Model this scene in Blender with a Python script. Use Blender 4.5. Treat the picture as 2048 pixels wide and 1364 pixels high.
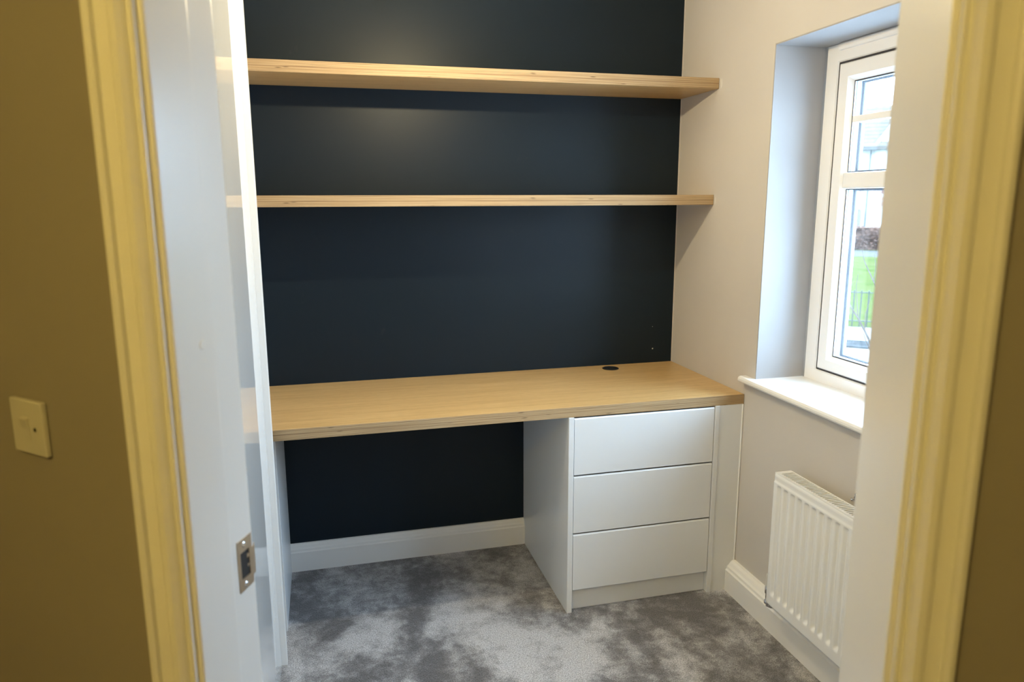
import bpy, bmesh, math, random
from mathutils import Vector, Matrix
random.seed(7)
for o in list(bpy.data.objects): bpy.data.objects.remove(o)
scene = bpy.context.scene
COL = scene.collection

# ------------------------------------------------------------------ camera, sky, exposure
cam_d = bpy.data.cameras.new('camera'); cam = bpy.data.objects.new('camera', cam_d); COL.objects.link(cam)
CAM = Vector((-1.43002, -2.78864, 1.42875))
RM = Matrix(((0.967663, 0.050779, -0.247081), (-0.252225, 0.182436, -0.950316), (-0.003180, 0.981906, 0.189344)))
cam.matrix_world = Matrix.Translation(CAM) @ RM.to_4x4()
cam_d.sensor_width = 36.0; cam_d.lens = 1462.02 / 2048 * 36.0
cam_d.clip_start = 0.02; cam_d.clip_end = 400
cam_d.dof.use_dof = True; cam_d.dof.focus_distance = 2.45; cam_d.dof.aperture_fstop = 4.0
scene.camera = cam

SKY = 25.0
world = bpy.data.worlds.new('overcast_sky'); scene.world = world; world.use_nodes = True
wn = world.node_tree.nodes; wl = world.node_tree.links
bg = wn['Background']; bg.inputs[0].default_value = (0.50, 0.73, 1.0, 1); bg.inputs[1].default_value = SKY

# the window opening as a light portal: it adds no light, it only tells the renderer where daylight comes in
pd = bpy.data.lights.new('window_portal', 'AREA'); pd.shape = 'RECTANGLE'; pd.size = 1.44; pd.size_y = 1.12
po = bpy.data.objects.new('window_portal', pd); COL.objects.link(po)
po.location = (.29, -1.342, 1.354); po.rotation_euler = (0, math.radians(90), math.radians(0))
po.rotation_euler = Vector((-1, 0, 0)).to_track_quat('-Z', 'Z').to_euler()
pd.cycles.is_portal = True

scene.view_settings.view_transform = 'Standard'
scene.view_settings.look = 'None'
scene.view_settings.gamma = 1.0
scene.view_settings.use_curve_mapping = False
scene.view_settings.exposure = 0.0
BULB_POWER = 28.0; BULB_COL = (1.0, 0.82, 0.50)
HALL_POWER = 44.0; HALL_COL = (1.0, 0.70, 0.17)
scene.cycles.max_bounces = 10
scene.cycles.diffuse_bounces = 6
scene.cycles.transparent_max_bounces = 16
scene.cycles.sample_clamp_indirect = 30.0
scene.cycles.blur_glossy = 0.5

# ------------------------------------------------------------------ materials
def new_mat(name, col=(.8, .8, .8), rough=.5, metal=0.0, spec=.5, coat=0.0, coat_rough=.1):
    m = bpy.data.materials.new(name); m.use_nodes = True
    b = m.node_tree.nodes['Principled BSDF']
    b.inputs['Base Color'].default_value = (*col, 1)
    b.inputs['Roughness'].default_value = rough
    b.inputs['Metallic'].default_value = metal
    b.inputs['Specular IOR Level'].default_value = spec
    b.inputs['Coat Weight'].default_value = coat
    b.inputs['Coat Roughness'].default_value = coat_rough
    return m, m.node_tree.nodes, m.node_tree.links, b
def ramp(nd, stops):
    r = nd.new('ShaderNodeValToRGB'); e = r.color_ramp.elements
    e[0].position, e[0].color = stops[0][0], (*stops[0][1], 1)
    e[1].position, e[1].color = stops[-1][0], (*stops[-1][1], 1)
    for p, c in stops[1:-1]:
        x = e.new(p); x.color = (*c, 1)
    return r
def painted(name, col, rough, bump=.02, scale=180, spec=.5, vary=.03):
    """paint with a faint roller stipple and slight tone variation"""
    m, nd, lk, b = new_mat(name, col, rough, spec=spec)
    tc = nd.new('ShaderNodeTexCoord')
    n = nd.new('ShaderNodeTexNoise'); n.inputs['Scale'].default_value = scale; n.inputs['Detail'].default_value = 3
    lk.new(tc.outputs['Object'], n.inputs['Vector'])
    bp = nd.new('ShaderNodeBump'); bp.inputs['Strength'].default_value = bump; bp.inputs['Distance'].default_value = .002
    lk.new(n.outputs['Fac'], bp.inputs['Height']); lk.new(bp.outputs['Normal'], b.inputs['Normal'])
    n2 = nd.new('ShaderNodeTexNoise'); n2.inputs['Scale'].default_value = 2.5; n2.inputs['Detail'].default_value = 4
    lk.new(tc.outputs['Object'], n2.inputs['Vector'])
    lo = tuple(c * (1 - vary) for c in col); hi = tuple(min(1, c * (1 + vary)) for c in col)
    r = ramp(nd, [(.3, lo), (.7, hi)]); lk.new(n2.outputs['Fac'], r.inputs['Fac'])
    lk.new(r.outputs['Color'], b.inputs['Base Color'])
    return m

M = {}
M['wall'] = painted('warm_grey_wall_paint', (.56, .525, .485), .75, .05)
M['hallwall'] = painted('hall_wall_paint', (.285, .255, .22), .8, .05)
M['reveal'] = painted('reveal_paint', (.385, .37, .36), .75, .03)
M['ceiling'] = painted('ceiling_paint', (.8, .79, .77), .85)
M['gloss'] = painted('white_satin_woodwork', (.80, .79, .77), .28, .008, 90, vary=.01)
M['unit'] = painted('pale_grey_lacquer', (.71, .72, .725), .32, .012, 260, vary=.01)
M['upvc'] = painted('white_upvc', (.84, .84, .85), .25, .004, vary=.005)
M['sillpaint'] = painted('white_sill_paint', (.86, .85, .83), .3, .008, vary=.01)
M['rad'] = painted('radiator_enamel', (.80, .80, .79), .25, .004, vary=.005)
M['fin'] = painted('convector_shade', (.22, .22, .22), .6)  # same enamel as the panels, darkened to paint in the shade under the grille
M['plastic'] = painted('white_plastic', (.56, .54, .49), .3, .003, vary=.01)
M['dab'] = painted('wall_filler', (.60, .57, .53), .85, .02)
M['caulk'] = painted('white_sealant', (.82, .81, .78), .5, .02)
M['black'] = new_mat('black_plastic', (.012, .013, .015), .45)[0]
M['gasket'] = new_mat('dark_gasket', (.03, .028, .035), .55)[0]
M['chrome'] = new_mat('chrome', (.72, .72, .74), .16, 1.0)[0]
M['nickel'] = new_mat('satin_nickel_plate', (.62, .54, .44), .3, 1.0)[0]
M['holeshade'] = new_mat('painted_hole_shade', (.015, .013, .012), .7)[0]  # paints in the shade of small holes that are not cut
M['spacer'] = new_mat('aluminium_spacer', (.75, .8, .84), .35, .3)[0]
M['white_dot'] = new_mat('bare_plaster', (.75, .73, .68), .9)[0]

def lamp(name, loc, power, col, radius, parent):
    d = bpy.data.lights.new(name, 'POINT'); d.energy = power; d.color = col; d.shadow_soft_size = radius
    o = bpy.data.objects.new(name, d); COL.objects.link(o); o.parent = parent; o.location = Vector(loc) - world_loc(parent); return o
# navy feature wall: satin navy paint with scuffs
m, nd, lk, b = new_mat('navy_wall_paint', (.0035, .0105, .0180), .44, spec=.29)
tc = nd.new('ShaderNodeTexCoord')
n1 = nd.new('ShaderNodeTexNoise'); n1.inputs['Scale'].default_value = 220; n1.inputs['Detail'].default_value = 3
lk.new(tc.outputs['Object'], n1.inputs['Vector'])
bp = nd.new('ShaderNodeBump'); bp.inputs['Strength'].default_value = .06; bp.inputs['Distance'].default_value = .002
lk.new(n1.outputs['Fac'], bp.inputs['Height']); lk.new(bp.outputs['Normal'], b.inputs['Normal'])
mp = nd.new('ShaderNodeMapping'); mp.inputs['Scale'].default_value = (9, 9, 5); mp.inputs['Rotation'].default_value = (0, .4, 0)
lk.new(tc.outputs['Object'], mp.inputs['Vector'])
n2 = nd.new('ShaderNodeTexNoise'); n2.inputs['Scale'].default_value = 1.0; n2.inputs['Detail'].default_value = 6; n2.inputs['Roughness'].default_value = .7
lk.new(mp.outputs['Vector'], n2.inputs['Vector'])
r1 = ramp(nd, [(.66, (0, 0, 0)), (.78, (.4, .4, .4))]); lk.new(n2.outputs['Fac'], r1.inputs['Fac'])
mx = nd.new('ShaderNodeMixRGB'); mx.inputs['Color1'].default_value = (.0035, .0105, .0180, 1); mx.inputs['Color2'].default_value = (.035, .038, .042, 1)
lk.new(r1.outputs['Color'], mx.inputs['Fac']); lk.new(mx.outputs['Color'], b.inputs['Base Color'])
M['navy'] = m

def ply(name):
    """birch plywood: long grain on the faces, plies on the edges"""
    m, nd, lk, b = new_mat(name, (.6, .42, .2), .38)
    tc = nd.new('ShaderNodeTexCoord')
    mp = nd.new('ShaderNodeMapping'); mp.inputs['Scale'].default_value = (1.6, 26, 26)
    lk.new(tc.outputs['Object'], mp.inputs['Vector'])
    n = nd.new('ShaderNodeTexNoise'); n.inputs['Scale'].default_value = 1.5; n.inputs['Detail'].default_value = 7
    n.inputs['Roughness'].default_value = .62; n.inputs['Distortion'].default_value = .6
    lk.new(mp.outputs['Vector'], n.inputs['Vector'])
    face = ramp(nd, [(.25, (.50, .315, .125)), (.5, (.585, .385, .165)), (.75, (.65, .445, .205))])
    lk.new(n.outputs['Fac'], face.inputs['Fac'])
    mp2 = nd.new('ShaderNodeMapping'); mp2.inputs['Scale'].default_value = (30, 120, 120)
    lk.new(tc.outputs['Object'], mp2.inputs['Vector'])
    fl = nd.new('ShaderNodeTexNoise'); fl.inputs['Scale'].default_value = 1.0; fl.inputs['Detail'].default_value = 2
    lk.new(mp2.outputs['Vector'], fl.inputs['Vector'])
    fr = ramp(nd, [(.3, (.86, .84, .80)), (.55, (1, 1, 1))]); lk.new(fl.outputs['Fac'], fr.inputs['Fac'])
    fm = nd.new('ShaderNodeMixRGB'); fm.blend_type = 'MULTIPLY'; fm.inputs['Fac'].default_value = .55
    lk.new(face.outputs['Color'], fm.inputs['Color1']); lk.new(fr.outputs['Color'], fm.inputs['Color2'])
    # edge plies
    sp = nd.new('ShaderNodeSeparateXYZ'); lk.new(tc.outputs['Object'], sp.inputs[0])
    wv = nd.new('ShaderNodeMath'); wv.operation = 'MULTIPLY'; wv.inputs[1].default_value = 2 * math.pi / .0034
    lk.new(sp.outputs['Z'], wv.inputs[0])
    sn = nd.new('ShaderNodeMath'); sn.operation = 'SINE'; lk.new(wv.outputs[0], sn.inputs[0])
    mp3 = nd.new('ShaderNodeMapping'); mp3.inputs['Scale'].default_value = (5, 5, 500)
    lk.new(tc.outputs['Object'], mp3.inputs['Vector'])
    n3 = nd.new('ShaderNodeTexNoise'); n3.inputs['Scale'].default_value = 1.0; n3.inputs['Detail'].default_value = 4
    lk.new(mp3.outputs['Vector'], n3.inputs['Vector'])
    ad = nd.new('ShaderNodeMath'); ad.operation = 'MULTIPLY_ADD'; ad.inputs[1].default_value = .16
    lk.new(sn.outputs[0], ad.inputs[0]); lk.new(n3.outputs['Fac'], ad.inputs[2])
    er = ramp(nd, [(.25, (.21, .125, .060)), (.45, (.385, .255, .125)), (.75, (.485, .345, .19))])
    lk.new(ad.outputs[0], er.inputs['Fac'])
    # dark knots in the plies
    mp4 = nd.new('ShaderNodeMapping'); mp4.inputs['Scale'].default_value = (9, 9, 75)
    lk.new(tc.outputs['Object'], mp4.inputs['Vector'])
    vo = nd.new('ShaderNodeTexVoronoi'); vo.inputs['Scale'].default_value = 1.0
    lk.new(mp4.outputs['Vector'], vo.inputs['Vector'])
    kr = ramp(nd, [(.05, (.25, .2, .16)), (.13, (1, 1, 1))]); lk.new(vo.outputs['Distance'], kr.inputs['Fac'])
    em = nd.new('ShaderNodeMixRGB'); em.blend_type = 'MULTIPLY'; em.inputs['Fac'].default_value = 1
    lk.new(er.outputs['Color'], em.inputs['Color1']); lk.new(kr.outputs['Color'], em.inputs['Color2'])
    d1 = nd.new('ShaderNodeMath'); d1.operation = 'SUBTRACT'; d1.inputs[1].default_value = .0178; lk.new(sp.outputs['Z'], d1.inputs[0])
    d2 = nd.new('ShaderNodeMath'); d2.operation = 'ABSOLUTE'; lk.new(d1.outputs[0], d2.inputs[0])
    d3 = nd.new('ShaderNodeMath'); d3.operation = 'LESS_THAN'; d3.inputs[1].default_value = .0009; lk.new(d2.outputs[0], d3.inputs[0])
    gm = nd.new('ShaderNodeMixRGB'); gm.inputs['Color2'].default_value = (.22, .125, .06, 1)      # glue line between the two sheets
    d4 = nd.new('ShaderNodeMath'); d4.operation = 'MULTIPLY'; d4.inputs[1].default_value = .65; lk.new(d3.outputs[0], d4.inputs[0])
    lk.new(d4.outputs[0], gm.inputs['Fac']); lk.new(em.outputs['Color'], gm.inputs['Color1']); em = gm
    ge = nd.new('ShaderNodeNewGeometry'); s2 = nd.new('ShaderNodeSeparateXYZ'); lk.new(ge.outputs['True Normal'], s2.inputs[0])
    ab = nd.new('ShaderNodeMath'); ab.operation = 'ABSOLUTE'; lk.new(s2.outputs['Z'], ab.inputs[0])
    gt = nd.new('ShaderNodeMath'); gt.operation = 'GREATER_THAN'; gt.inputs[1].default_value = .8; lk.new(ab.outputs[0], gt.inputs[0])
    mx = nd.new('ShaderNodeMixRGB'); lk.new(gt.outputs[0], mx.inputs['Fac'])
    lk.new(em.outputs['Color'], mx.inputs['Color1']); lk.new(fm.outputs['Color'], mx.inputs['Color2'])
    rr = nd.new('ShaderNodeMapRange'); rr.inputs['To Min'].default_value = .75; rr.inputs['To Max'].default_value = .38
    lk.new(gt.outputs[0], rr.inputs['Value']); lk.new(rr.outputs['Result'], b.inputs['Roughness'])
    lk.new(mx.outputs['Color'], b.inputs['Base Color'])
    bp = nd.new('ShaderNodeBump'); bp.inputs['Strength'].default_value = .05; bp.inputs['Distance'].default_value = .001
    lk.new(n.outputs['Fac'], bp.inputs['Height']); lk.new(bp.outputs['Normal'], b.inputs['Normal'])
    return m
M['ply'] = ply('birch_plywood')

# carpet: cut pile with brushed light and dark patches
m, nd, lk, b = new_mat('grey_carpet_pile', (.15, .15, .16), .95, spec=.15)
tc = nd.new('ShaderNodeTexCoord')
def cn(scale, detail, rough, dist, vec=None):
    n = nd.new('ShaderNodeTexNoise'); n.inputs['Scale'].default_value = scale; n.inputs['Detail'].default_value = detail
    n.inputs['Roughness'].default_value = rough; n.inputs['Distortion'].default_value = dist
    lk.new(vec or tc.outputs['Object'], n.inputs['Vector']); return n.outputs['Fac']
def mth(op, a, b_=None, c=None):
    n = nd.new('ShaderNodeMath'); n.operation = op
    for k, v in enumerate((a, b_, c)):
        if v is None: continue
        if isinstance(v, (int, float)): n.inputs[k].default_value = v
        else: lk.new(v, n.inputs[k])
    return n.outputs[0]
mp = nd.new('ShaderNodeMapping'); mp.inputs['Scale'].default_value = (1.0, .62, 1); mp.inputs['Rotation'].default_value = (0, 0, .7); mp.inputs['Location'].default_value = (-.4, .3, 0)
lk.new(tc.outputs['Object'], mp.inputs['Vector'])
big = cn(4.2, 3, .55, .55, mp.outputs['Vector'])        # brushed areas of the nap
mid = cn(19, 6, .72, .25)                               # ragged tufts at their borders
fine = cn(260, 2, .6, 0)                                # single tufts
tone = mth('ADD', mth('MULTIPLY', big, .62), mth('MULTIPLY', mid, .38))
ra = ramp(nd, [(.415, (.125, .118, .120)), (.475, (.215, .206, .209)), (.520, (.35, .341, .347)), (.585, (.52, .51, .52))]); lk.new(tone, ra.inputs['Fac'])
rb = ramp(nd, [(.30, (.42, .42, .42)), (.70, (1.5, 1.5, 1.5))]); lk.new(fine, rb.inputs['Fac'])
mx = nd.new('ShaderNodeMixRGB'); mx.blend_type = 'MULTIPLY'; mx.inputs['Fac'].default_value = 1
lk.new(ra.outputs['Color'], mx.inputs['Color1']); lk.new(rb.outputs['Color'], mx.inputs['Color2'])
lk.new(mx.outputs['Color'], b.inputs['Base Color'])
bp = nd.new('ShaderNodeBump'); bp.inputs['Strength'].default_value = .9; bp.inputs['Distance'].default_value = .005
lk.new(mth('ADD', fine, mth('MULTIPLY', mid, 2.0)), bp.inputs['Height']); lk.new(bp.outputs['Normal'], b.inputs['Normal'])
b.inputs['Sheen Weight'].default_value = .25; b.inputs['Sheen Roughness'].default_value = .5
M['carpet'] = m

# clear glazing
m = bpy.data.materials.new('clear_glass'); m.use_nodes = True; nd = m.node_tree.nodes; lk = m.node_tree.links; nd.clear()
tr = nd.new('ShaderNodeBsdfTransparent'); tr.inputs[0].default_value = (.995, 1, 1, 1)
gl = nd.new('ShaderNodeBsdfGlossy'); gl.inputs['Roughness'].default_value = .0
fr = nd.new('ShaderNodeFresnel'); geo = nd.new('ShaderNodeNewGeometry')      # same reflectance from either face of the pane
io = nd.new('ShaderNodeMapRange'); io.inputs['To Min'].default_value = 1.5; io.inputs['To Max'].default_value = 1 / 1.5
lk.new(geo.outputs['Backfacing'], io.inputs['Value']); lk.new(io.outputs['Result'], fr.inputs['IOR'])
ms = nd.new('ShaderNodeMixShader'); out = nd.new('ShaderNodeOutputMaterial')
lk.new(fr.outputs[0], ms.inputs[0]); lk.new(tr.outputs[0], ms.inputs[1]); lk.new(gl.outputs[0], ms.inputs[2]); lk.new(ms.outputs[0], out.inputs[0])
M['glass'] = m

def noisy(name, c1, c2, scale, rough=.9, bump=.3, detail=5, c3=None):
    m, nd, lk, b = new_mat(name, c1, rough, spec=0)
    tc = nd.new('ShaderNodeTexCoord')
    n = nd.new('ShaderNodeTexNoise'); n.inputs['Scale'].default_value = scale; n.inputs['Detail'].default_value = detail
    lk.new(tc.outputs['Object'], n.inputs['Vector'])
    st = [(.35, c1), (.65, c2)] if c3 is None else [(.3, c1), (.5, c2), (.68, c3)]
    r = ramp(nd, st); lk.new(n.outputs['Fac'], r.inputs['Fac']); lk.new(r.outputs['Color'], b.inputs['Base Color'])
    bp = nd.new('ShaderNodeBump'); bp.inputs['Strength'].default_value = bump; bp.inputs['Distance'].default_value = .02
    lk.new(n.outputs['Fac'], bp.inputs['Height']); lk.new(bp.outputs['Normal'], b.inputs['Normal'])
    return m
M['grass'] = noisy('lawn_grass', (.030, .046, .010), (.052, .060, .020), 1.1, c3=(.066, .062, .028))
M['paving'] = noisy('pale_paving', (.14, .13, .12), (.19, .18, .165), 3)
M['tarmac'] = noisy('path_tarmac', (.060, .056, .052), (.075, .070, .066), 6)
M['kerb'] = noisy('dark_kerb', (.030, .030, .030), (.05, .05, .048), 8)
M['render'] = noisy('white_render', (.30, .29, .27), (.34, .33, .31), 20, bump=.05)
M['tile'] = noisy('grey_roof_tile', (.085, .072, .062), (.11, .094, .080), 5)
M['gutter'] = new_mat('grey_gutter', (.045, .045, .045), .5)[0]
M['houseglass'] = new_mat('house_window_glass', (.030, .036, .042), .4, spec=.2)[0]
M['stone'] = noisy('stone_base', (.10, .085, .075), (.14, .12, .11), 6)
M['brick_red'] = noisy('red_panel', (.10, .05, .045), (.13, .07, .06), 9)
M['beech'] = noisy('beech_leaves', (.055, .026, .018), (.13, .080, .060), 14)
M['twig'] = noisy('bare_bark', (.055, .044, .038), (.09, .074, .064), 30)
M['rail'] = new_mat('dark_rail_paint', (.022, .026, .022), .5)[0]

# ------------------------------------------------------------------ builders
def tagk(o, label=None, cat=None, group=None, kind=None):
    if label: o['label'] = label
    if cat: o['category'] = cat
    if group: o['group'] = group
    if kind: o['kind'] = kind
    return o
def empty(name, loc, label=None, cat=None, group=None, kind=None, parent=None):
    o = bpy.data.objects.new(name, None); COL.objects.link(o); o.empty_display_size = .1
    o.location = loc
    if parent: o.parent = parent; o.location = Vector(loc) - world_loc(parent)
    return tagk(o, label, cat, group, kind)
def world_loc(o):
    v = Vector((0, 0, 0))
    while o is not None:
        v += o.location; o = o.parent
    return v
def link(name, bm, mat, parent=None, smooth=False, label=None, cat=None, group=None, kind=None, origin=None):
    """bm is in world coordinates; the object's origin sits at its base"""
    bmesh.ops.recalc_face_normals(bm, faces=bm.faces)
    xs = [v.co for v in bm.verts]
    if origin is None:
        if parent is not None: origin = world_loc(parent)
        else:
            lo = Vector((min(v.x for v in xs), min(v.y for v in xs), min(v.z for v in xs)))
            hi = Vector((max(v.x for v in xs), max(v.y for v in xs), max(v.z for v in xs)))
            origin = Vector(((lo.x + hi.x) / 2, (lo.y + hi.y) / 2, lo.z))
    origin = Vector(origin)
    bmesh.ops.translate(bm, verts=bm.verts, vec=-origin)
    me = bpy.data.meshes.new(name); bm.to_mesh(me); bm.free()
    for mm in (mat if isinstance(mat, (list, tuple)) else [mat]): me.materials.append(mm)
    if smooth:
        for p in me.polygons: p.use_smooth = True
    o = bpy.data.objects.new(name, me); COL.objects.link(o)
    o.location = origin
    if parent is not None:
        o.parent = parent; o.location = origin - world_loc(parent)
    return tagk(o, label, cat, group, kind)
IDENT = lambda x, y, z: Vector((x, y, z))
def add_box(bm, x0, x1, y0, y1, z0, z1, F=IDENT, bevel=0, seg=1):
    if x0 > x1: x0, x1 = x1, x0
    if y0 > y1: y0, y1 = y1, y0
    t = bmesh.new()
    v = [t.verts.new((x, y, z)) for z in (z0, z1) for y in (y0, y1) for x in (x0, x1)]
    for f in ((0, 1, 3, 2), (4, 6, 7, 5), (0, 4, 5, 1), (2, 3, 7, 6), (0, 2, 6, 4), (1, 5, 7, 3)):
        t.faces.new([v[i] for i in f])
    if bevel: bmesh.ops.bevel(t, geom=list(t.edges), offset=bevel, segments=seg, affect='EDGES', profile=.5)
    merge(bm, t, F)
def merge(bm, t, F=IDENT):
    mp = {}
    for v in t.verts: mp[v] = bm.verts.new(F(*v.co))
    for f in t.faces:
        try: bm.faces.new([mp[v] for v in f.verts])
        except ValueError: pass
    t.free()
def box(name, x0, x1, y0, y1, z0, z1, mat, parent=None, F=IDENT, bevel=0, seg=1, **k):
    bm = bmesh.new(); add_box(bm, x0, x1, y0, y1, z0, z1, F, bevel, seg)
    return link(name, bm, mat, parent, **k)
def extrude_profile(bm, pts, a, b, place):
    """closed 2-D outline pts swept from a to b; place(p, q, t) gives the world point"""
    A = [bm.verts.new(place(p, q, a)) for p, q in pts]; B = [bm.verts.new(place(p, q, b)) for p, q in pts]
    n = len(pts)
    for i in range(n): bm.faces.new([A[i], A[(i + 1) % n], B[(i + 1) % n], B[i]])
    bm.faces.new(A[::-1]); bm.faces.new(B)
def add_tube(bm, pts, r, seg=10, cap=True):
    pts = [Vector(p) for p in pts]; rs = r if isinstance(r, (list, tuple)) else [r] * len(pts)
    rings = []
    up = Vector((0, 0, 1))
    for i, p in enumerate(pts):
        d = (pts[min(i + 1, len(pts) - 1)] - pts[max(i - 1, 0)]).normalized()
        ref = up if abs(d.dot(up)) < .95 else Vector((1, 0, 0))
        s = d.cross(ref).normalized(); t = s.cross(d)
        rings.append([bm.verts.new(p + (s * math.cos(2 * math.pi * k / seg) + t * math.sin(2 * math.pi * k / seg)) * rs[i]) for k in range(seg)])
    for a, b in zip(rings, rings[1:]):
        for k in range(seg): bm.faces.new([a[k], a[(k + 1) % seg], b[(k + 1) % seg], b[k]])
    if cap: bm.faces.new(rings[0][::-1]); bm.faces.new(rings[-1])
def add_lathe(bm, prof, c, axis='z', seg=24):
    c = Vector(c); rings = []
    ax = {'z': (Vector((1, 0, 0)), Vector((0, 1, 0)), Vector((0, 0, 1))), 'x': (Vector((0, 1, 0)), Vector((0, 0, 1)), Vector((1, 0, 0))),
          'y': (Vector((1, 0, 0)), Vector((0, 0, 1)), Vector((0, 1, 0)))}[axis] if isinstance(axis, str) else axis
    for r, h in prof:
        rings.append([bm.verts.new(c + ax[0] * (r * math.cos(2 * math.pi * k / seg)) + ax[1] * (r * math.sin(2 * math.pi * k / seg)) + ax[2] * h) for k in range(seg)])
    for a, b in zip(rings, rings[1:]):
        for k in range(seg): bm.faces.new([a[k], a[(k + 1) % seg], b[(k + 1) % seg], b[k]])
    bm.faces.new(rings[0][::-1]); bm.faces.new(rings[-1])

# ------------------------------------------------------------------ door frame coordinates (the doorway is splayed)
TH = math.radians(-25); U = Vector((math.cos(TH), math.sin(TH), 0)); N = Vector((-math.sin(TH), math.cos(TH), 0))
L0 = Vector((-1.6075, -1.8496, 0)); W = .826; K = .158          # clear width and depth of the lining
D = lambda m, n, z: L0 + U * m + N * n + Vector((0, 0, z))
CEIL = 2.40; HEAD = 1.99

# ------------------------------------------------------------------ room shell
bm = bmesh.new(); add_box(bm, -3.8, .02, -2.45, .02, -.06, 0); add_box(bm, -3.8, .9, -4.4, -2.45, -.06, 0)
link('floor', bm, M['carpet'], kind='structure', origin=(0, 0, 0))
bm = bmesh.new(); add_box(bm, -3.8, .30, -2.45, .12, CEIL, CEIL + .1); add_box(bm, -3.8, .9, -4.4, -2.45, CEIL, CEIL + .1)
link('ceiling', bm, M['ceiling'], kind='structure')
wall_back = box('wall_back', -1.76, 0, 0, .12, 0, CEIL, M['navy'], kind='structure', origin=(0, 0, 0))
for (px, pz, r) in ((-.0897, .8089, .0028), (-.0932, .9037, .0012)):
    bm = bmesh.new(); add_lathe(bm, [(r, 0), (r * .8, -.0006), (r * .3, -.0009)], (px, -.0002, pz), 'y', 10)
    link('paint_chip', bm, M['white_dot'], wall_back)
# right wall with the window opening
WY0, WY1, WZ0, WZ1 = -.6237, -2.06, .795, 1.9135
bm = bmesh.new()
add_box(bm, 0, .30, WY0, .12, 0, CEIL); add_box(bm, 0, .30, -2.44, WY1, 0, CEIL)
add_box(bm, 0, .30, WY1, WY0, 0, WZ0); add_box(bm, 0, .30, WY1, WY0, WZ1, CEIL)
wall_right = link('wall_right', bm, M['wall'], kind='structure', origin=(0, 0, 0))
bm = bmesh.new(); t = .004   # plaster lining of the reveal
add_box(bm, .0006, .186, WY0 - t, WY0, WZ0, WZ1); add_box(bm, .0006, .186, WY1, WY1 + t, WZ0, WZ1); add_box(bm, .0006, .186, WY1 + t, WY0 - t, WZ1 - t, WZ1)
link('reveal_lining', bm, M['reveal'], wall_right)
# dabs of filler beside the shelf ends
for (py, pz, a, c) in ((-.303, 1.840, .007, .017), (-.301, 1.424, .005, .014)):
    bm = bmesh.new(); add_lathe(bm, [(1, 0), (.7, -.0008), (.2, -.001)], (0, 0, 0), 'x', 14)
    for v in bm.verts: v.co = Vector((v.co.x, py + v.co.y * a, pz + v.co.z * c))
    link('filler_dab', bm, M['dab'], wall_right)
box('wall_left', -1.76, -1.65, -1.66, 0, 0, CEIL, M['wall'], kind='structure')
# door wall, its right-hand and over-door pieces
bm = bmesh.new()
for kk, (n0, n1) in enumerate(((0, .08), (.08, K))):       # hall leaf and room leaf of the stud wall
    bm = bmesh.new()
    add_box(bm, W + .03, 2.70, n0, n1, 0, CEIL, D); add_box(bm, -.06, W + .03, n0, n1, HEAD + .03, CEIL, D)
    add_box(bm, -.06, -.03, n0, n1, 0, HEAD + .03, D)
    if kk: add_box(bm, -.20, -.06, .1, K, 0, CEIL, D)
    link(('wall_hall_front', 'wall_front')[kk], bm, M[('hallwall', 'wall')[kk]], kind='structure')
# hall walls
TW = math.radians(-43); U2 = Vector((math.cos(TW), math.sin(TW), 0)); N2 = Vector((-math.sin(TW), math.cos(TW), 0))
A0 = L0 - U * .066 - N * .0005
HW = lambda m, n, z: A0 + U2 * m + N2 * n + Vector((0, 0, z))
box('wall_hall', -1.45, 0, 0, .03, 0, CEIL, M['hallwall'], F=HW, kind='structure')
bm = bmesh.new(); add_box(bm, -3.8, -3.7, -4.4, -.7, 0, CEIL); add_box(bm, -3.7, -2.6, -.85, -.75, 0, CEIL)
link('wall_hall_left', bm, M['hallwall'], kind='structure')
box('wall_hall_back', -3.7, .8, -4.4, -4.3, 0, CEIL, M['hallwall'], kind='structure')
box('wall_hall_right', .7, .8, -4.3, -2.5, 0, CEIL, M['hallwall'], kind='structure')

# ------------------------------------------------------------------ skirting boards
def skirt_profile(t, h): return [(0, 0), (t, 0), (t, h * .70), (t * .86, h * .74), (t * .82, h * .81), (t * .66, h * .86), (t * .50, h * .93), (t * .30, h * .985), (0, h)]
bm = bmesh.new(); extrude_profile(bm, skirt_profile(.018, .112), -1.602, -.6575, lambda p, q, s: Vector((s, -p, q)))
link('baseboard_back', bm, M['gloss'], kind='structure')
bm = bmesh.new(); extrude_profile(bm, skirt_profile(.038, .116), -2.40, -.566, lambda p, q, s: Vector((-p, s, q)))
link('baseboard_right', bm, M['gloss'], kind='structure')
# thin bead of sealant in the corner of the navy wall
box('trim_3', -.0030, 0, -.003, 0, .75, CEIL, M['wall'], kind='structure')

# ------------------------------------------------------------------ door frame: lining, stops, architraves, strike plate
frame = empty('door_1', D(W / 2, 0, 0), 'white painted door frame with a strike plate in the jamb', kind='structure')
bm = bmesh.new(); add_box(bm, -.030, -.010, 0, K, 0, HEAD + .01, D, .0055, 3); link('jamb', bm, M['gloss'], frame)
bm = bmesh.new(); add_box(bm, -.0102, 0, .0005, .087, 0, HEAD, D, .0042, 3); link('stop', bm, M['gloss'], frame)
bm = bmesh.new(); add_box(bm, W, W + .03, 0, K, 0, HEAD + .01, D, .0025, 2); link('jamb', bm, M['gloss'], frame)
bm = bmesh.new(); add_box(bm, -.030, W + .03, 0, K, HEAD + .01, HEAD + .03, D); link('head', bm, M['gloss'], frame)
bm = bmesh.new(); add_box(bm, 0, W, .0005, .087, HEAD - .002, HEAD + .011, D); link('stop', bm, M['gloss'], frame)
bm = bmesh.new(); add_lathe(bm, [(.0062, 0), (.0062, .0005), (.005, .0009)], D(0, .058, 1.2472), (N, Vector((0, 0, 1)), U), 18); link('filler_plug', bm, M['gloss'], frame)
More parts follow.
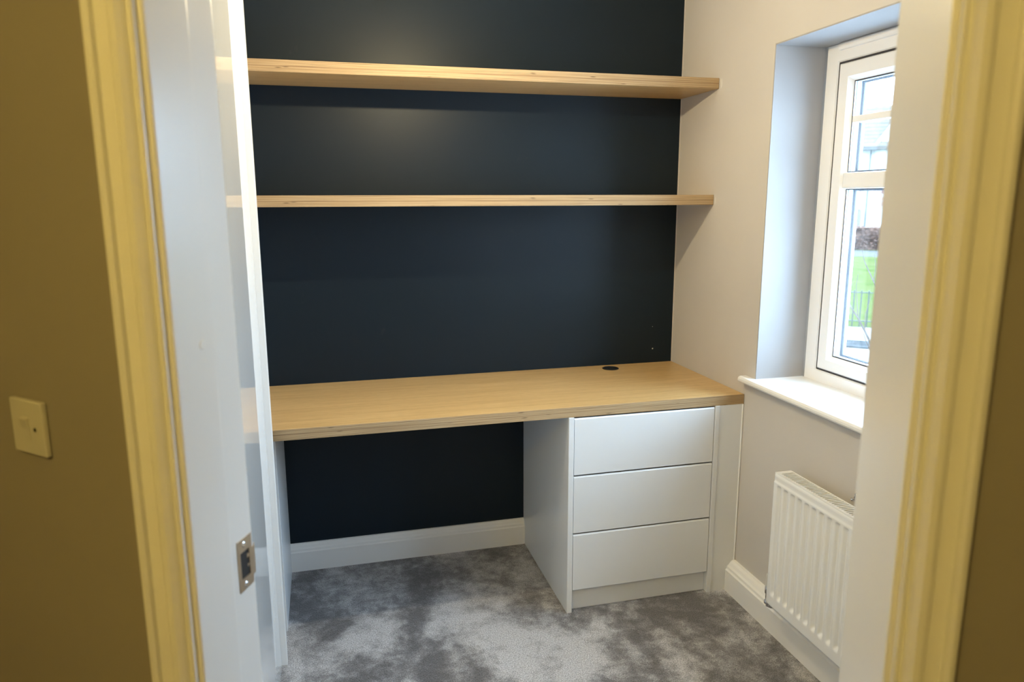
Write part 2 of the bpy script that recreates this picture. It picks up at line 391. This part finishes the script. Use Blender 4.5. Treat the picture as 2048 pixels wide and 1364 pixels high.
# strike plate with a lip; a dark slab paints the latch hole's shade
SZ0, SZ1, SN0, SN1 = .866, .945, .113, .150
st = empty('strike_plate', D(-.01, .13, SZ0), parent=frame); st['label'] = 'satin metal strike plate'
bm = bmesh.new(); hn0, hn1, hz0, hz1 = .119, .1425, .884, .925
o0, o1 = -.0102, -.0086
add_box(bm, o0, o1, SN0, hn0, SZ0, SZ1, D); add_box(bm, o0, o1, hn1, SN1, SZ0, SZ1, D)
add_box(bm, o0, o1, hn0, hn1, SZ0, hz0, D); add_box(bm, o0, o1, hn0, hn1, hz1, SZ1, D)
lip = [(SN1, o1), (.158, o1 - .0006), (.1655, o1 - .005), (.165, o1 - .0066), (.1575, o1 - .0022), (SN1, o0)]
extrude_profile(bm, lip, .878, .921, lambda p, q, s: D(q, p, s))
link('plate', bm, M['nickel'], st)
bm = bmesh.new(); add_box(bm, -.0105, -.0098, hn0, hn1, hz0, hz1, D); link('mortice_shade', bm, M['holeshade'], st)
bm = bmesh.new(); add_box(bm, -.0099, -.009, .1365, .1425, .911, .917, D); add_box(bm, -.0099, -.009, .1375, .1425, .897, .901, D); link('tang', bm, M['nickel'], st)
for (sn, sz) in ((.129, .936), (.1285, .8735)):
    bm = bmesh.new(); add_lathe(bm, [(.0046, 0), (.0044, .0008), (.0030, .0014), (.0014, .0014), (.0009, .0006)], D(-.0086, sn, sz), (N, Vector((0, 0, 1)), U), 16)
    link('screw', bm, M['chrome'], st, smooth=False)
# door leaf, open into the room and standing behind the right-hand jamb
PH = math.radians(42); DH = Vector((math.cos(PH), math.sin(PH), 0)); DN = Vector((-math.sin(PH), math.cos(PH), 0))
H0 = L0 + U * (W + .030) + N * (K + .004)
DD = lambda a, t, z: H0 + DH * a + DN * t + Vector((0, 0, z))
leaf = empty('door_2', H0, 'white flush door standing open against the window wall', kind='structure')
bm = bmesh.new(); add_box(bm, .004, .766, -.044, 0, .008, HEAD - .006, DD, .0015); link('leaf', bm, M['gloss'], leaf)
for zz in (.22, 1.0, 1.75):
    bm = bmesh.new(); add_tube(bm, [DD(0, .004, zz), DD(0, .004, zz + .09)], .006, 12); link('hinge', bm, M['nickel'], leaf)
# architraves
ARCH = [(.007, 0), (.007, .0070), (.0095, .0088), (.0120, .0072), (.0140, .0078), (.0180, .0130), (.0230, .0170), (.0290, .0178), (.0335, .0160), (.0350, .0128), (.0500, .0140),
        (.0520, .0200), (.0560, .0222), (.0610, .0208), (.0640, .0170), (.0640, 0)]
for side, name, top in ((-1, 'trim_1', 0), (1, 'trim_2', 0)):
    bm = bmesh.new()
    extrude_profile(bm, ARCH, 0, HEAD + .07, lambda p, q, s: D((-p if side < 0 else W + p), -q, s))
    link(name, bm, M['gloss'], kind='structure')
bm = bmesh.new(); extrude_profile(bm, [(p - .001, q) for p, q in ARCH], -.004, W + .004, lambda p, q, s: D(s, -q, HEAD + p)); link('trim_4', bm, M['gloss'], kind='structure')

# ------------------------------------------------------------------ window
win = empty('window_1', (.22, (WY0 + WY1) / 2, WZ0), 'white casement window with a glazing bar and thin black gaskets', kind='structure')
FX0, FX1 = .185, .262
def ring(name, y0, y1, z0, z1, w, x0, x1, mat, parent, chamfer=.0, wb=None):
    """rectangular picture-frame moulding with a sloped inner bead; y0 is the far (less negative) side"""
    ws = (w, w, w, wb if wb is not None else w)     # far, near, top, bottom widths
    def sec(k):   # outline at depth: outer rect and inner rect
        return (y0 - k[0], y1 + k[1], z0 + k[3], z1 - k[2])
    bm = bmesh.new()
    loops = []
    for (inset, x) in ((0, x1), (0, x0 + .004), (.004, x0), ('w', x0), ('c', x0 + .016 if chamfer else x0 + .004), ('c', x1)):
        if inset == 'w': k = [a - (chamfer or .004) for a in ws]
        elif inset == 'c': k = list(ws)
        else: k = [inset] * 4
        a, b_, c, d = sec(k)
        loops.append([bm.verts.new((x, yy, zz)) for yy, zz in ((a, c), (b_, c), (b_, d), (a, d))])
    loops.append(loops[0])
    for p, q in zip(loops, loops[1:]):
        for i in range(4): bm.faces.new([p[i], p[(i + 1) % 4], q[(i + 1) % 4], q[i]])
    return link(name, bm, mat, parent)
ring('outer_frame', -.6335, WY1 + .01, .80, 1.9112, .0585, FX0, FX1, M['upvc'], win, 0, wb=.0590)
MY = -1.345
box('mullion', FX0, FX1, MY - .03, MY + .03, .855, 1.856, M['upvc'], win, bevel=.003)
for k, (ya, yb) in enumerate(((-.6985, MY + .034), (MY - .034, WY1 + .075))):
    sash = ring('sash', ya, yb, .8650, 1.8465, .0570, FX0 - .0005, FX1 - .012, M['upvc'], win, .014, wb=.0490)
    ga = ya - .057; gb = yb + .057
    ring('gasket', ya + .0066, yb - .0066, .8586, 1.8530, .009, FX0 + .0012, FX1 - .01, M['gasket'], win)
    box('transom', FX0 - .003, FX1 - .012, gb, ga, 1.4600, 1.5110, M['upvc'], win, bevel=.006, seg=2)
    for (z0, z1) in ((.914, 1.460), (1.511, 1.7895)):
        for x in (.2060, .2240): box('glass_pane', x, x + .003, gb, ga, z0, z1, M['glass'], sash)
        ring('spacer', ga + .001, gb - .001, z0 - .001, z1 + .001, .0030, .2092, .2232, M['spacer'], sash)
        ring('glazing_seal', ga + .001, gb - .001, z0 - .001, z1 + .001, .0075, .2272, .2360, M['gasket'], sash)
        ring('glazing_seal', ga + .001, gb - .001, z0 - .001, z1 + .001, .0008, .2000, .2055, M['gasket'], sash)
    box('glazing_bar', .2000, .2055, gb, ga, 1.6630, 1.6835, M['upvc'], sash, bevel=.0015)
    box('glazing_bar', .2275, .233, gb, ga, 1.6630, 1.6835, M['upvc'], sash, bevel=.0015)
bm = bmesh.new()
extrude_profile(bm, [(.1855, 1.8860), (.1855, 1.9100), (.1800, 1.9095), (.1745, 1.9050), (.1735, 1.8950), (.1770, 1.8880)], -.70, -1.95, lambda p, q, s: Vector((p, s, q)))
link('trickle_vent', bm, M['upvc'], win)
# sill board with a rounded nose and a horn at each end
bm = bmesh.new()
nose = [(.185, .7955), (-.020, .7955), (-.0275, .7985), (-.031, .8040), (-.031, .8105), (-.0275, .8165), (-.020, .8192), (.185, .8192)]
extrude_profile(bm, nose, WY0 - .0035, WY1 + .004, lambda p, q, s: Vector((p, s, q)))
horn = [(-.0005, .7955), (-.020, .7955), (-.0275, .7985), (-.031, .8040), (-.031, .8105), (-.0275, .8165), (-.020, .8192), (-.0005, .8192)]
for a, b_ in ((WY0 - .0035, -.566), (WY1 + .004, WY1 - .055)):
    extrude_profile(bm, horn, a, b_, lambda p, q, s: Vector((p, s, q)))
link('sill_board', bm, M['sillpaint'], win)

# ------------------------------------------------------------------ fitted desk and shelves
XL = -1.648
def board(name, y0, z0, z1, label, cat, group=None):
    bm = bmesh.new(); add_box(bm, XL, -.0012, y0, -.0012, z0, z1, bevel=.0009)
    return link(name, bm, M['ply'], label=label, cat=cat, group=group, origin=(-.82, y0 / 2, z0))
desk = board('desk', -.5665, .715, .750, 'long birch plywood desk top over the white drawer unit', 'desk')
board('wall_shelf', -.2895, 1.8232, 1.8600, 'upper birch plywood shelf, its underside showing, on the navy wall', 'shelf', 'plywood shelves on the navy wall')
board('wall_shelf', -.2895, 1.4087, 1.4455, 'lower birch plywood shelf seen edge-on, between upper shelf and desk', 'shelf', 'plywood shelves on the navy wall')
bm = bmesh.new(); add_lathe(bm, [(.0335, 0), (.0335, .0018), (.0315, .0030), (.0285, .0032), (.0280, .0022), (.0010, .0022)], (-.3056, -.0658, .7500), 'z', 36)
link('cable_grommet', bm, M['black'], desk, label='round black cable grommet')
# gable under the left end of the desk
sup = empty('desk_support', (-1.612, -.215, 0), 'pale grey end panel holding up the desk beside the wardrobe', 'desk panel')
bm = bmesh.new(); add_box(bm, -1.620, -1.602, -.430, -.0005, 0, .7148, bevel=.001); link('panel', bm, M['unit'], sup)
box('wall_batten', -1.649, -1.620, -.405, -.0005, .67, .7148, M['unit'], sup)

unit = empty('drawer_unit', (-.33, -.285, 0), 'pale grey three-drawer unit under the right end of the desk', 'drawer unit')
YF = -.569
bm = bmesh.new(); add_box(bm, -.6575, -.6385, YF, -.0005, 0, .7147, bevel=.0012); link('side_panel', bm, M['unit'], unit)
bm = bmesh.new(); add_box(bm, -.1135, -.0955, YF, -.0005, 0, .7147, bevel=.0012); link('side_panel', bm, M['unit'], unit)
bm = bmesh.new(); add_box(bm, -.0950, -.0012, YF + .004, YF + .022, 0, .7147, bevel=.0008); link('filler_strip', bm, M['unit'], unit)
bm = bmesh.new(); add_box(bm, -.0065, -.0008, YF + .0005, YF + .006, .112, .7140, bevel=.0015); link('sealant_bead', bm, M['caulk'], unit, label='white line of sealant')
bm = bmesh.new(); add_box(bm, -.6383, -.1137, YF + .024, YF + .040, 0, .092, bevel=.0008); link('plinth', bm, M['unit'], unit)
bm = bmesh.new(); add_box(bm, -.6383, -.1137, -.018, -.0006, .09, .7147); add_box(bm, -.6383, -.1137, YF + .06, -.018, .09, .105); link('carcass', bm, M['unit'], unit)
for (z0, z1) in ((.0850, .2930), (.2985, .5045), (.5100, .7105)):
    dr = empty('drawer', (-.376, YF, z0), parent=unit)
    bm = bmesh.new()
    x0, x1 = -.6370, -.1165
    prof = [(YF + .001, z0 + .0008), (YF + .0018, z0), (YF + .019, z0), (YF + .019, z1 - .010), (YF + .0075, z1), (YF + .0050, z1), (YF + .001, z1 - .0042)]
    extrude_profile(bm, prof, x0, x1, lambda p, q, s: Vector((s, p, q)))
    link('drawer_front', bm, M['unit'], dr)
    bm = bmesh.new(); add_box(bm, x0 + .015, x1 - .015, YF + .0195, YF + .0335, z0 + .015, z1 - .03); add_box(bm, x0 + .015, x0 + .03, YF + .0335, -.06, z0 + .015, z1 - .03)
    add_box(bm, x1 - .03, x1 - .015, YF + .0335, -.06, z0 + .015, z1 - .03)
    link('drawer_box', bm, M['unit'], dr)

# ------------------------------------------------------------------ wardrobe along the left wall
ward = empty('fitted_wardrobe', (-1.636, -1.13, 0), 'tall glossy white fitted wardrobe front between door frame and shelves', 'wardrobe')
m, nd, lk, b = new_mat('wardrobe_gloss_lacquer', (.84, .84, .83), .045, coat=.3, coat_rough=.03); M['lacquer'] = m
bm = bmesh.new(); add_box(bm, -1.649, -1.6135, -1.640, -.622, 0, 2.36, bevel=.001); link('door', bm, M['lacquer'], ward)
bm = bmesh.new(); add_box(bm, -1.649, -1.5950, -.6215, -.600, 0, 2.36, bevel=.002, seg=2); link('end_panel', bm, M['gloss'], ward)

# ------------------------------------------------------------------ light switch on the hall wall
S0 = HW(-.2225, 0, 1.082)
sw = empty('light_switch', S0, 'square white light switch on the dim hall wall left of the doorway', 'light switch')
bm = bmesh.new(); add_box(bm, -.2605, -.1840, -.0090, -.0005, 1.0820, 1.1605, HW, .0024, 3); link('plate', bm, M['plastic'], sw)
bm = bmesh.new()
extrude_profile(bm, [(-.0088, 1.1040), (-.0104, 1.1040), (-.0106, 1.1190), (-.0140, 1.1345), (-.0088, 1.1360)], -.2330, -.2150, lambda p, q, s: HW(s, p, q)); link('rocker', bm, M['plastic'], sw)
for mm, mt in ((-.2490, 'plastic'), (-.2040, 'holeshade')):  # right one is a dark disc, painted for the shade in its hole
    bm = bmesh.new(); add_lathe(bm, [(.0032, 0), (.0029, .0006), (.0012, .0004)], HW(mm, -.0089, 1.1200), (U2, Vector((0, 0, 1)), -N2), 14); link('screw', bm, M[mt], sw)

# ------------------------------------------------------------------ radiator
RY0, RY1, RZ0, RZ1 = -.9065, -1.7065, .152, .594
rad = empty('radiator', (-.07, (RY0 + RY1) / 2, RZ0), 'white ribbed panel radiator under the window sill', 'radiator')
PITCH = .0333
def smooth(t): t = max(0, min(1, t)); return t * t * (3 - 2 * t)
NY, zs = 240, []
zl = [RZ0, RZ0 + .004] + [RZ0 + .004 + .0035 * i for i in range(1, 19)] + [.224 + (.527 - .224) * i / 4 for i in range(0, 5)] + [.530 + .003 * i for i in range(0, 14)] + [.574, .582, .588, .591, RZ1]
zl = sorted(set(round(z, 5) for z in zl))
bm = bmesh.new(); rows = []
for z in zl:
    row = []
    for i in range(NY + 1):
        y = RY0 + (RY1 - RY0) * i / NY
        ph = ((RY0 - .0320 - y) / PITCH) % 1.0; ph = ph - 1 if ph > .5 else ph     # 0 at the middle of a channel
        inside = -.0160 >= y - RY0 and y - RY1 >= .016
        ch = smooth((.30 - abs(ph)) / .13) if inside else 0
        ends = smooth((z - .188) / .016) * smooth((.560 - z) / .008)
        x = -.1000 + .0095 * ch * ends
        if z > .583: x += .0010 + .004 * smooth((z - .586) / .008)     # rolled top seam
        elif .568 < z <= .583: x += .0022
        if z < RZ0 + .003: x += .003
        edge = min(RY0 - y, y - RY1)
        if edge < .005: x += .004 * (1 - edge / .005) ** 2
        row.append(bm.verts.new((x, y, z)))
    rows.append(row)
for a, b_ in zip(rows, rows[1:]):
    for i in range(NY): bm.faces.new([a[i], a[i + 1], b_[i + 1], b_[i]])
bk = [bm.verts.new((-.088, y, z)) for y, z in ((RY0, RZ0), (RY1, RZ0), (RY1, RZ1), (RY0, RZ1))]
bm.faces.new(bk)
bm.faces.new([bk[0]] + [bk[3]] + [r[0] for r in rows[::-1]]); bm.faces.new([bk[2], bk[1]] + [r[-1] for r in rows])
bm.faces.new([bk[1], bk[0]] + rows[0]); bm.faces.new([bk[3], bk[2]] + rows[-1][::-1])
link('front_panel', bm, M['rad'], rad, smooth=False)
for p in bpy.data.objects['front_panel'].data.polygons:
    if len(p.vertices) == 4 and abs(p.normal.x) > .3: p.use_smooth = True
for y_ in (RY0 - .004, RY1 + .0025): box('side_cover', -.088, -.0405, y_, y_ + .0015, RZ0 + .02, RZ1 - .002, M['rad'], rad)
box('back_panel', -.0525, -.0405, RY1 + .005, RY0 - .005, RZ0 + .005, RZ1 - .012, M['rad'], rad)
bm = bmesh.new()
add_box(bm, -.0960, -.0865, RY1 + .002, RY0 - .002, RZ1 - .003, RZ1 + .0015); add_box(bm, -.0450, -.0405, RY1 + .002, RY0 - .002, RZ1 - .003, RZ1 + .0015)
add_box(bm, -.0865, -.0450, RY0 - .020, RY0 - .002, RZ1 - .003, RZ1 + .0015); add_box(bm, -.0865, -.0450, RY1 + .002, RY1 + .020, RZ1 - .003, RZ1 + .0015)
grille = link('top_grille', bm, M['rad'], rad)
bm = bmesh.new(); y = RY0 - .0235
while y > RY1 + .022:
    add_box(bm, -.0865, -.0450, y - .0045, y, RZ1 - .004, RZ1 + .0005); y -= .0100
link('grille_slats', bm, M['rad'], grille, kind='stuff')
box('convector', -.0870, -.0530, RY1 + .02, RY0 - .02, RZ0 + .03, RZ1 - .018, M['fin'], rad)  # solid block, its dark colour stands for shade inside the radiator
for yy in (RY0 - .13, RY1 + .13): box('bracket', -.0405, -.0004, yy - .015, yy + .015, RZ0 + .05, RZ1 - .06, M['rad'], rad)
val = empty('valve', (-.07, RY0 + .03, RZ0 - .03), parent=rad); val['label'] = 'chrome lockshield valve with a white cap'
vy = RY0 + .0285
bm = bmesh.new(); add_lathe(bm, [(.0085, 0), (.0100, .002), (.0100, .034), (.0085, .040), (.004, .042)], (-.07, vy, .190), 'z', 20); link('cap', bm, M['plastic'], val)
bm = bmesh.new()
add_lathe(bm, [(.0105, 0), (.0120, .003), (.0120, .010), (.0085, .014), (.0085, .034), (.0115, .038), (.0115, .058), (.007, .064)], (-.07, vy, .127), 'z', 20)
add_tube(bm, [(-.07, vy, .172), (-.07, RY0 - .004, .172)], .0085, 14)
add_tube(bm, [(-.07, vy, .138), (-.07, vy, .120), (-.06, vy - .004, .1165), (-.0375, vy - .012, .1165)], .0062, 12)
link('body', bm, M['chrome'], val, smooth=True)

# small chrome hook on the wall just above the radiator
hk = empty('wall_hook', (-.006, -1.158, .590), 'tiny chrome hook on the wall above the radiator', 'hook')
bm = bmesh.new(); add_lathe(bm, [(.007, 0), (.007, -.002), (.005, -.003)], (-.0004, -1.158, .616), 'x', 16); link('back_plate', bm, M['chrome'], hk, smooth=False)
bm = bmesh.new(); add_tube(bm, [(-.002, -1.158, .616), (-.010, -1.158, .614), (-.012, -1.158, .604), (-.013, -1.158, .597), (-.019, -1.158, .5965), (-.022, -1.158, .602)], [.0025, .0025, .0025, .003, .003, .0034], 10); link('arm', bm, M['chrome'], hk, smooth=True)

# ------------------------------------------------------------------ lamps
PX, PY, PZ = -1.045, -.877, 1.961
pend = empty('pendant_lamp', (PX, PY, CEIL), 'bare lit bulb hanging on a short cord in front of the shelves', 'lamp')
bm = bmesh.new(); add_lathe(bm, [(.045, 0), (.045, -.010), (.030, -.024), (.008, -.028)], (PX, PY, CEIL), 'z', 28); link('ceiling_rose', bm, M['plastic'], pend)
bm = bmesh.new(); add_tube(bm, [(PX, PY, CEIL - .026), (PX, PY, PZ + .108)], .003, 8); link('cord', bm, M['plastic'], pend)
bm = bmesh.new(); add_lathe(bm, [(.006, .110), (.014, .104), (.018, .085), (.018, .030), (.015, .024), (.008, .0225)], (PX, PY, PZ), 'z', 24); link('lamp_holder', bm, M['plastic'], pend)
bm = bmesh.new(); add_lathe(bm, [(.0065, .023), (.0075, .0125)] + [(.014 * math.sin(a), .014 * math.cos(a)) for a in [math.radians(40 + 10 * i) for i in range(14)]] + [(.0015, -.01395)], (PX, PY, PZ), 'z', 28)
link('bulb', bm, M['glass'], pend, smooth=True)
lamp('filament', (PX, PY, PZ), BULB_POWER, BULB_COL, .010, pend)
HX, HY, HZ = -2.2, -3.25, 2.22
hl = empty('hall_ceiling_lamp', (HX, HY, CEIL), 'warm globe lamp on the hall ceiling', 'ceiling lamp')
bm = bmesh.new(); add_lathe(bm, [(.06, 0), (.06, -.02), (.035, -.035), (.03, -.075)], (HX, HY, CEIL), 'z', 24); link('fitting', bm, M['plastic'], hl)
bm = bmesh.new(); bmesh.ops.create_uvsphere(bm, u_segments=24, v_segments=14, radius=.075)
bmesh.ops.translate(bm, verts=bm.verts, vec=(HX, HY, HZ)); link('globe', bm, M['glass'], hl, smooth=True)
lamp('filament', (HX, HY, HZ), HALL_POWER, HALL_COL, .05, hl)

# ------------------------------------------------------------------ outside the window (o, f: across and away from the house)
FH = Vector((.6467, .7628, 0)); FW = Vector((.7628, -.6467, 0)); G = -.5
B0 = Vector((CAM.x, CAM.y, 0))
E_ = lambda w, f, z: B0 + FW * w + FH * f + Vector((0, 0, z))
def ground(name, w0, w1, f0, f1, mat, z=G, **k): return box(name, w0, w1, f0, f1, z - .05, z, mat, F=E_, **k)
ground('pavement', -9, 14, 4.2, 12.25, M['paving'], kind='structure')
ground('kerb', -9, 14, 10.45, 10.95, M['kerb'], z=G + .02, kind='structure')
ground('lawn', -12, 20, 12.25, 27.8, M['grass'], kind='structure')
ground('footpath', -12, 20, 27.8, 31.0, M['tarmac'], kind='structure')
ground('bank', -14, 24, 31.0, 70, M['grass'], z=G + .01, kind='structure')
# low railings along the lawn
fen = empty('railings', E_(0, 12.3, G), 'low dark metal railings along the front of the lawn', 'railings')
for zz in (G + .08, G + .52):
    bm = bmesh.new(); add_box(bm, -1.6, 1.6, 12.29, 12.305, zz, zz + .014, E_); link('rail', bm, M['rail'], fen)
for i in range(33):
    w = -1.6 + .1 * i
    bm = bmesh.new(); add_box(bm, w - .009, w + .009, 12.286, 12.308, G, G + .56, E_); link('bar', bm, M['rail'], fen)
# hedge
bm = bmesh.new(); add_box(bm, -3.2, 3.6, 31.25, 31.9, G, G + .80, E_)
bmesh.ops.subdivide_edges(bm, edges=list(bm.edges), cuts=7, use_grid_fill=True)
for v in bm.verts: v.co += Vector((random.uniform(-.06, .06), random.uniform(-.06, .06), random.uniform(-.03, .06) if v.co.z > G + .1 else 0))
hed = link('beech_hedge', bm, M['beech'], label='clipped reddish brown beech hedge beyond the lawn', cat='hedge')
bm = bmesh.new()
for i in range(2600):
    w = random.uniform(-3.25, 3.65); z = G + random.uniform(.04, .90); f = 31.2 + random.uniform(-.06, .06) if z < G + .82 else random.uniform(31.2, 31.9)
    c = E_(w, f, z); a = Vector((random.gauss(0, 1), random.gauss(0, 1), random.gauss(0, 1))).normalized(); b_ = a.orthogonal().normalized(); s = random.uniform(.04, .085)
    bm.faces.new([bm.verts.new(c + a * s), bm.verts.new(c + b_ * s * .6), bm.verts.new(c - a * s), bm.verts.new(c - b_ * s * .6)])
link('leaves', bm, M['beech'], hed, kind='stuff')
# bare shrub in front of the window
sh = empty('bare_shrub', E_(.20, 5.0, G), 'leafless shrub with thin grey branches outside the window', 'shrub')
def branch(pts, r0, r1):
    n = len(pts); bm = bmesh.new()
    add_tube(bm, [E_(*p) for p in pts], [r0 + (r1 - r0) * i / (n - 1) for i in range(n)], 6); link('branch', bm, M['twig'], sh)
branch([(.20, 5.0, G), (.17, 5.0, 0), (.13, 5.0, .40), (.08, 5.0, .535), (.035, 5.0, .62), (-.01, 5.0, .70), (-.05, 4.98, .76), (-.085, 4.98, .84)], .012, .003)
branch([(.13, 5.0, .40), (.075, 5.02, .50), (.05, 5.02, .545), (.03, 5.02, .60)], .006, .002)
branch([(.17, 5.0, .1), (.16, 5.0, .6), (.12, 5.0, .82), (.06, 5.0, .93), (.00, 4.99, 1.05), (-.02, 4.99, 1.12)], .008, .002)
branch([(-.01, 5.0, .70), (-.02, 5.0, .78), (-.035, 5.0, .90), (-.03, 5.0, .97)], .003, .0015)
branch([(.035, 5.0, .62), (.03, 5.0, .72), (.055, 5.0, .85)], .003, .0015)
branch([(.06, 5.0, .93), (.065, 5.0, 1.02), (.05, 5.0, 1.10)], .003, .0012)
# house across the green
ho = empty('house', E_(1, 58, G), 'white rendered house with grey tiled roof across the green', 'house')
HF = 55.0
box('wall', -9, 9, HF, HF + 8, G, 4.62, M['render'], ho, F=E_)
bm = bmesh.new(); extrude_profile(bm, [(HF - .45, 4.60), (HF - .45, 4.74), (HF + 4.0, 7.75), (HF + 8.45, 4.74), (HF + 8.45, 4.60)], -9.4, 9.4, lambda p, q, s: E_(s, p, q)); rf = link('roof', bm, M['tile'], ho)
for i in range(11):     # courses of roof tiles, each lapping the one below
    fa = i / 11; f0 = HF - .45 + 4.45 * fa; z0 = 4.74 + 3.01 * fa
    bm = bmesh.new(); extrude_profile(bm, [(f0 - .02, z0), (f0 - .02, z0 + .07), (f0 + .42, z0 + .335), (f0 + .42, z0 + .28)], -9.4, 9.4, lambda p, q, s: E_(s, p, q)); link('tile_course', bm, M['tile'], rf)
box('gutter', -9.4, .15, HF - .55, HF - .45, 4.58, 4.70, M['gutter'], ho, F=E_)
bm = bmesh.new(); add_tube(bm, [E_(-.17, HF - .5, 4.6), E_(-.19, HF - .10, 4.30), E_(-.19, HF - .08, G)], .045, 8); link('downpipe', bm, M['gutter'], ho)
# projecting gable to the right of the downpipe
bm = bmesh.new(); extrude_profile(bm, [(.05, G), (6.0, G), (6.0, 4.7), (3.03, 9.2), (.05, 4.7)], HF - .04, HF + 1.0, lambda p, q, s: E_(p, s, q)); link('gable', bm, M['render'], ho)
bm = bmesh.new(); extrude_profile(bm, [(-.30, 4.17), (3.03, 9.2), (6.36, 4.17), (6.36, 4.50), (3.03, 9.53), (-.30, 4.50)], HF - .12, HF + 1.0, lambda p, q, s: E_(p, s, q)); link('verge', bm, M['render'], ho)
for (w0, w1, z0, z1, mt) in ((-1.35, -.72, 1.05, 2.65, 'houseglass'), (.62, 2.4, 1.75, 2.6, 'brick_red'), (.70, 2.4, .95, 1.55, 'brick_red'), (-1.20, -.82, 3.55, 4.10, 'houseglass')):
    f_ = empty('window', E_((w0 + w1) / 2, HF, z0), parent=ho)
    box('pane', w0, w1, HF - .10, HF - .06, z0, z1, M[mt], f_, F=E_)
    bm = bmesh.new()
    for (a, b_, c, d) in ((w0 - .06, w0, z0 - .06, z1 + .06), (w1, w1 + .06, z0 - .06, z1 + .06), (w0, w1, z0 - .06, z0), (w0, w1, z1, z1 + .06), ((w0 + w1) / 2 - .03, (w0 + w1) / 2 + .03, z0, z1), (w0, w1, z0 + .55 * (z1 - z0) - .03, z0 + .55 * (z1 - z0) + .03)):
        add_box(bm, a, b_, HF - .13, HF - .04, c, d, E_)
    link('frame', bm, M['render'], f_)
box('plinth_stone', -1.6, -.50, HF - .30, HF - .02, G, .75, M['stone'], ho, F=E_)
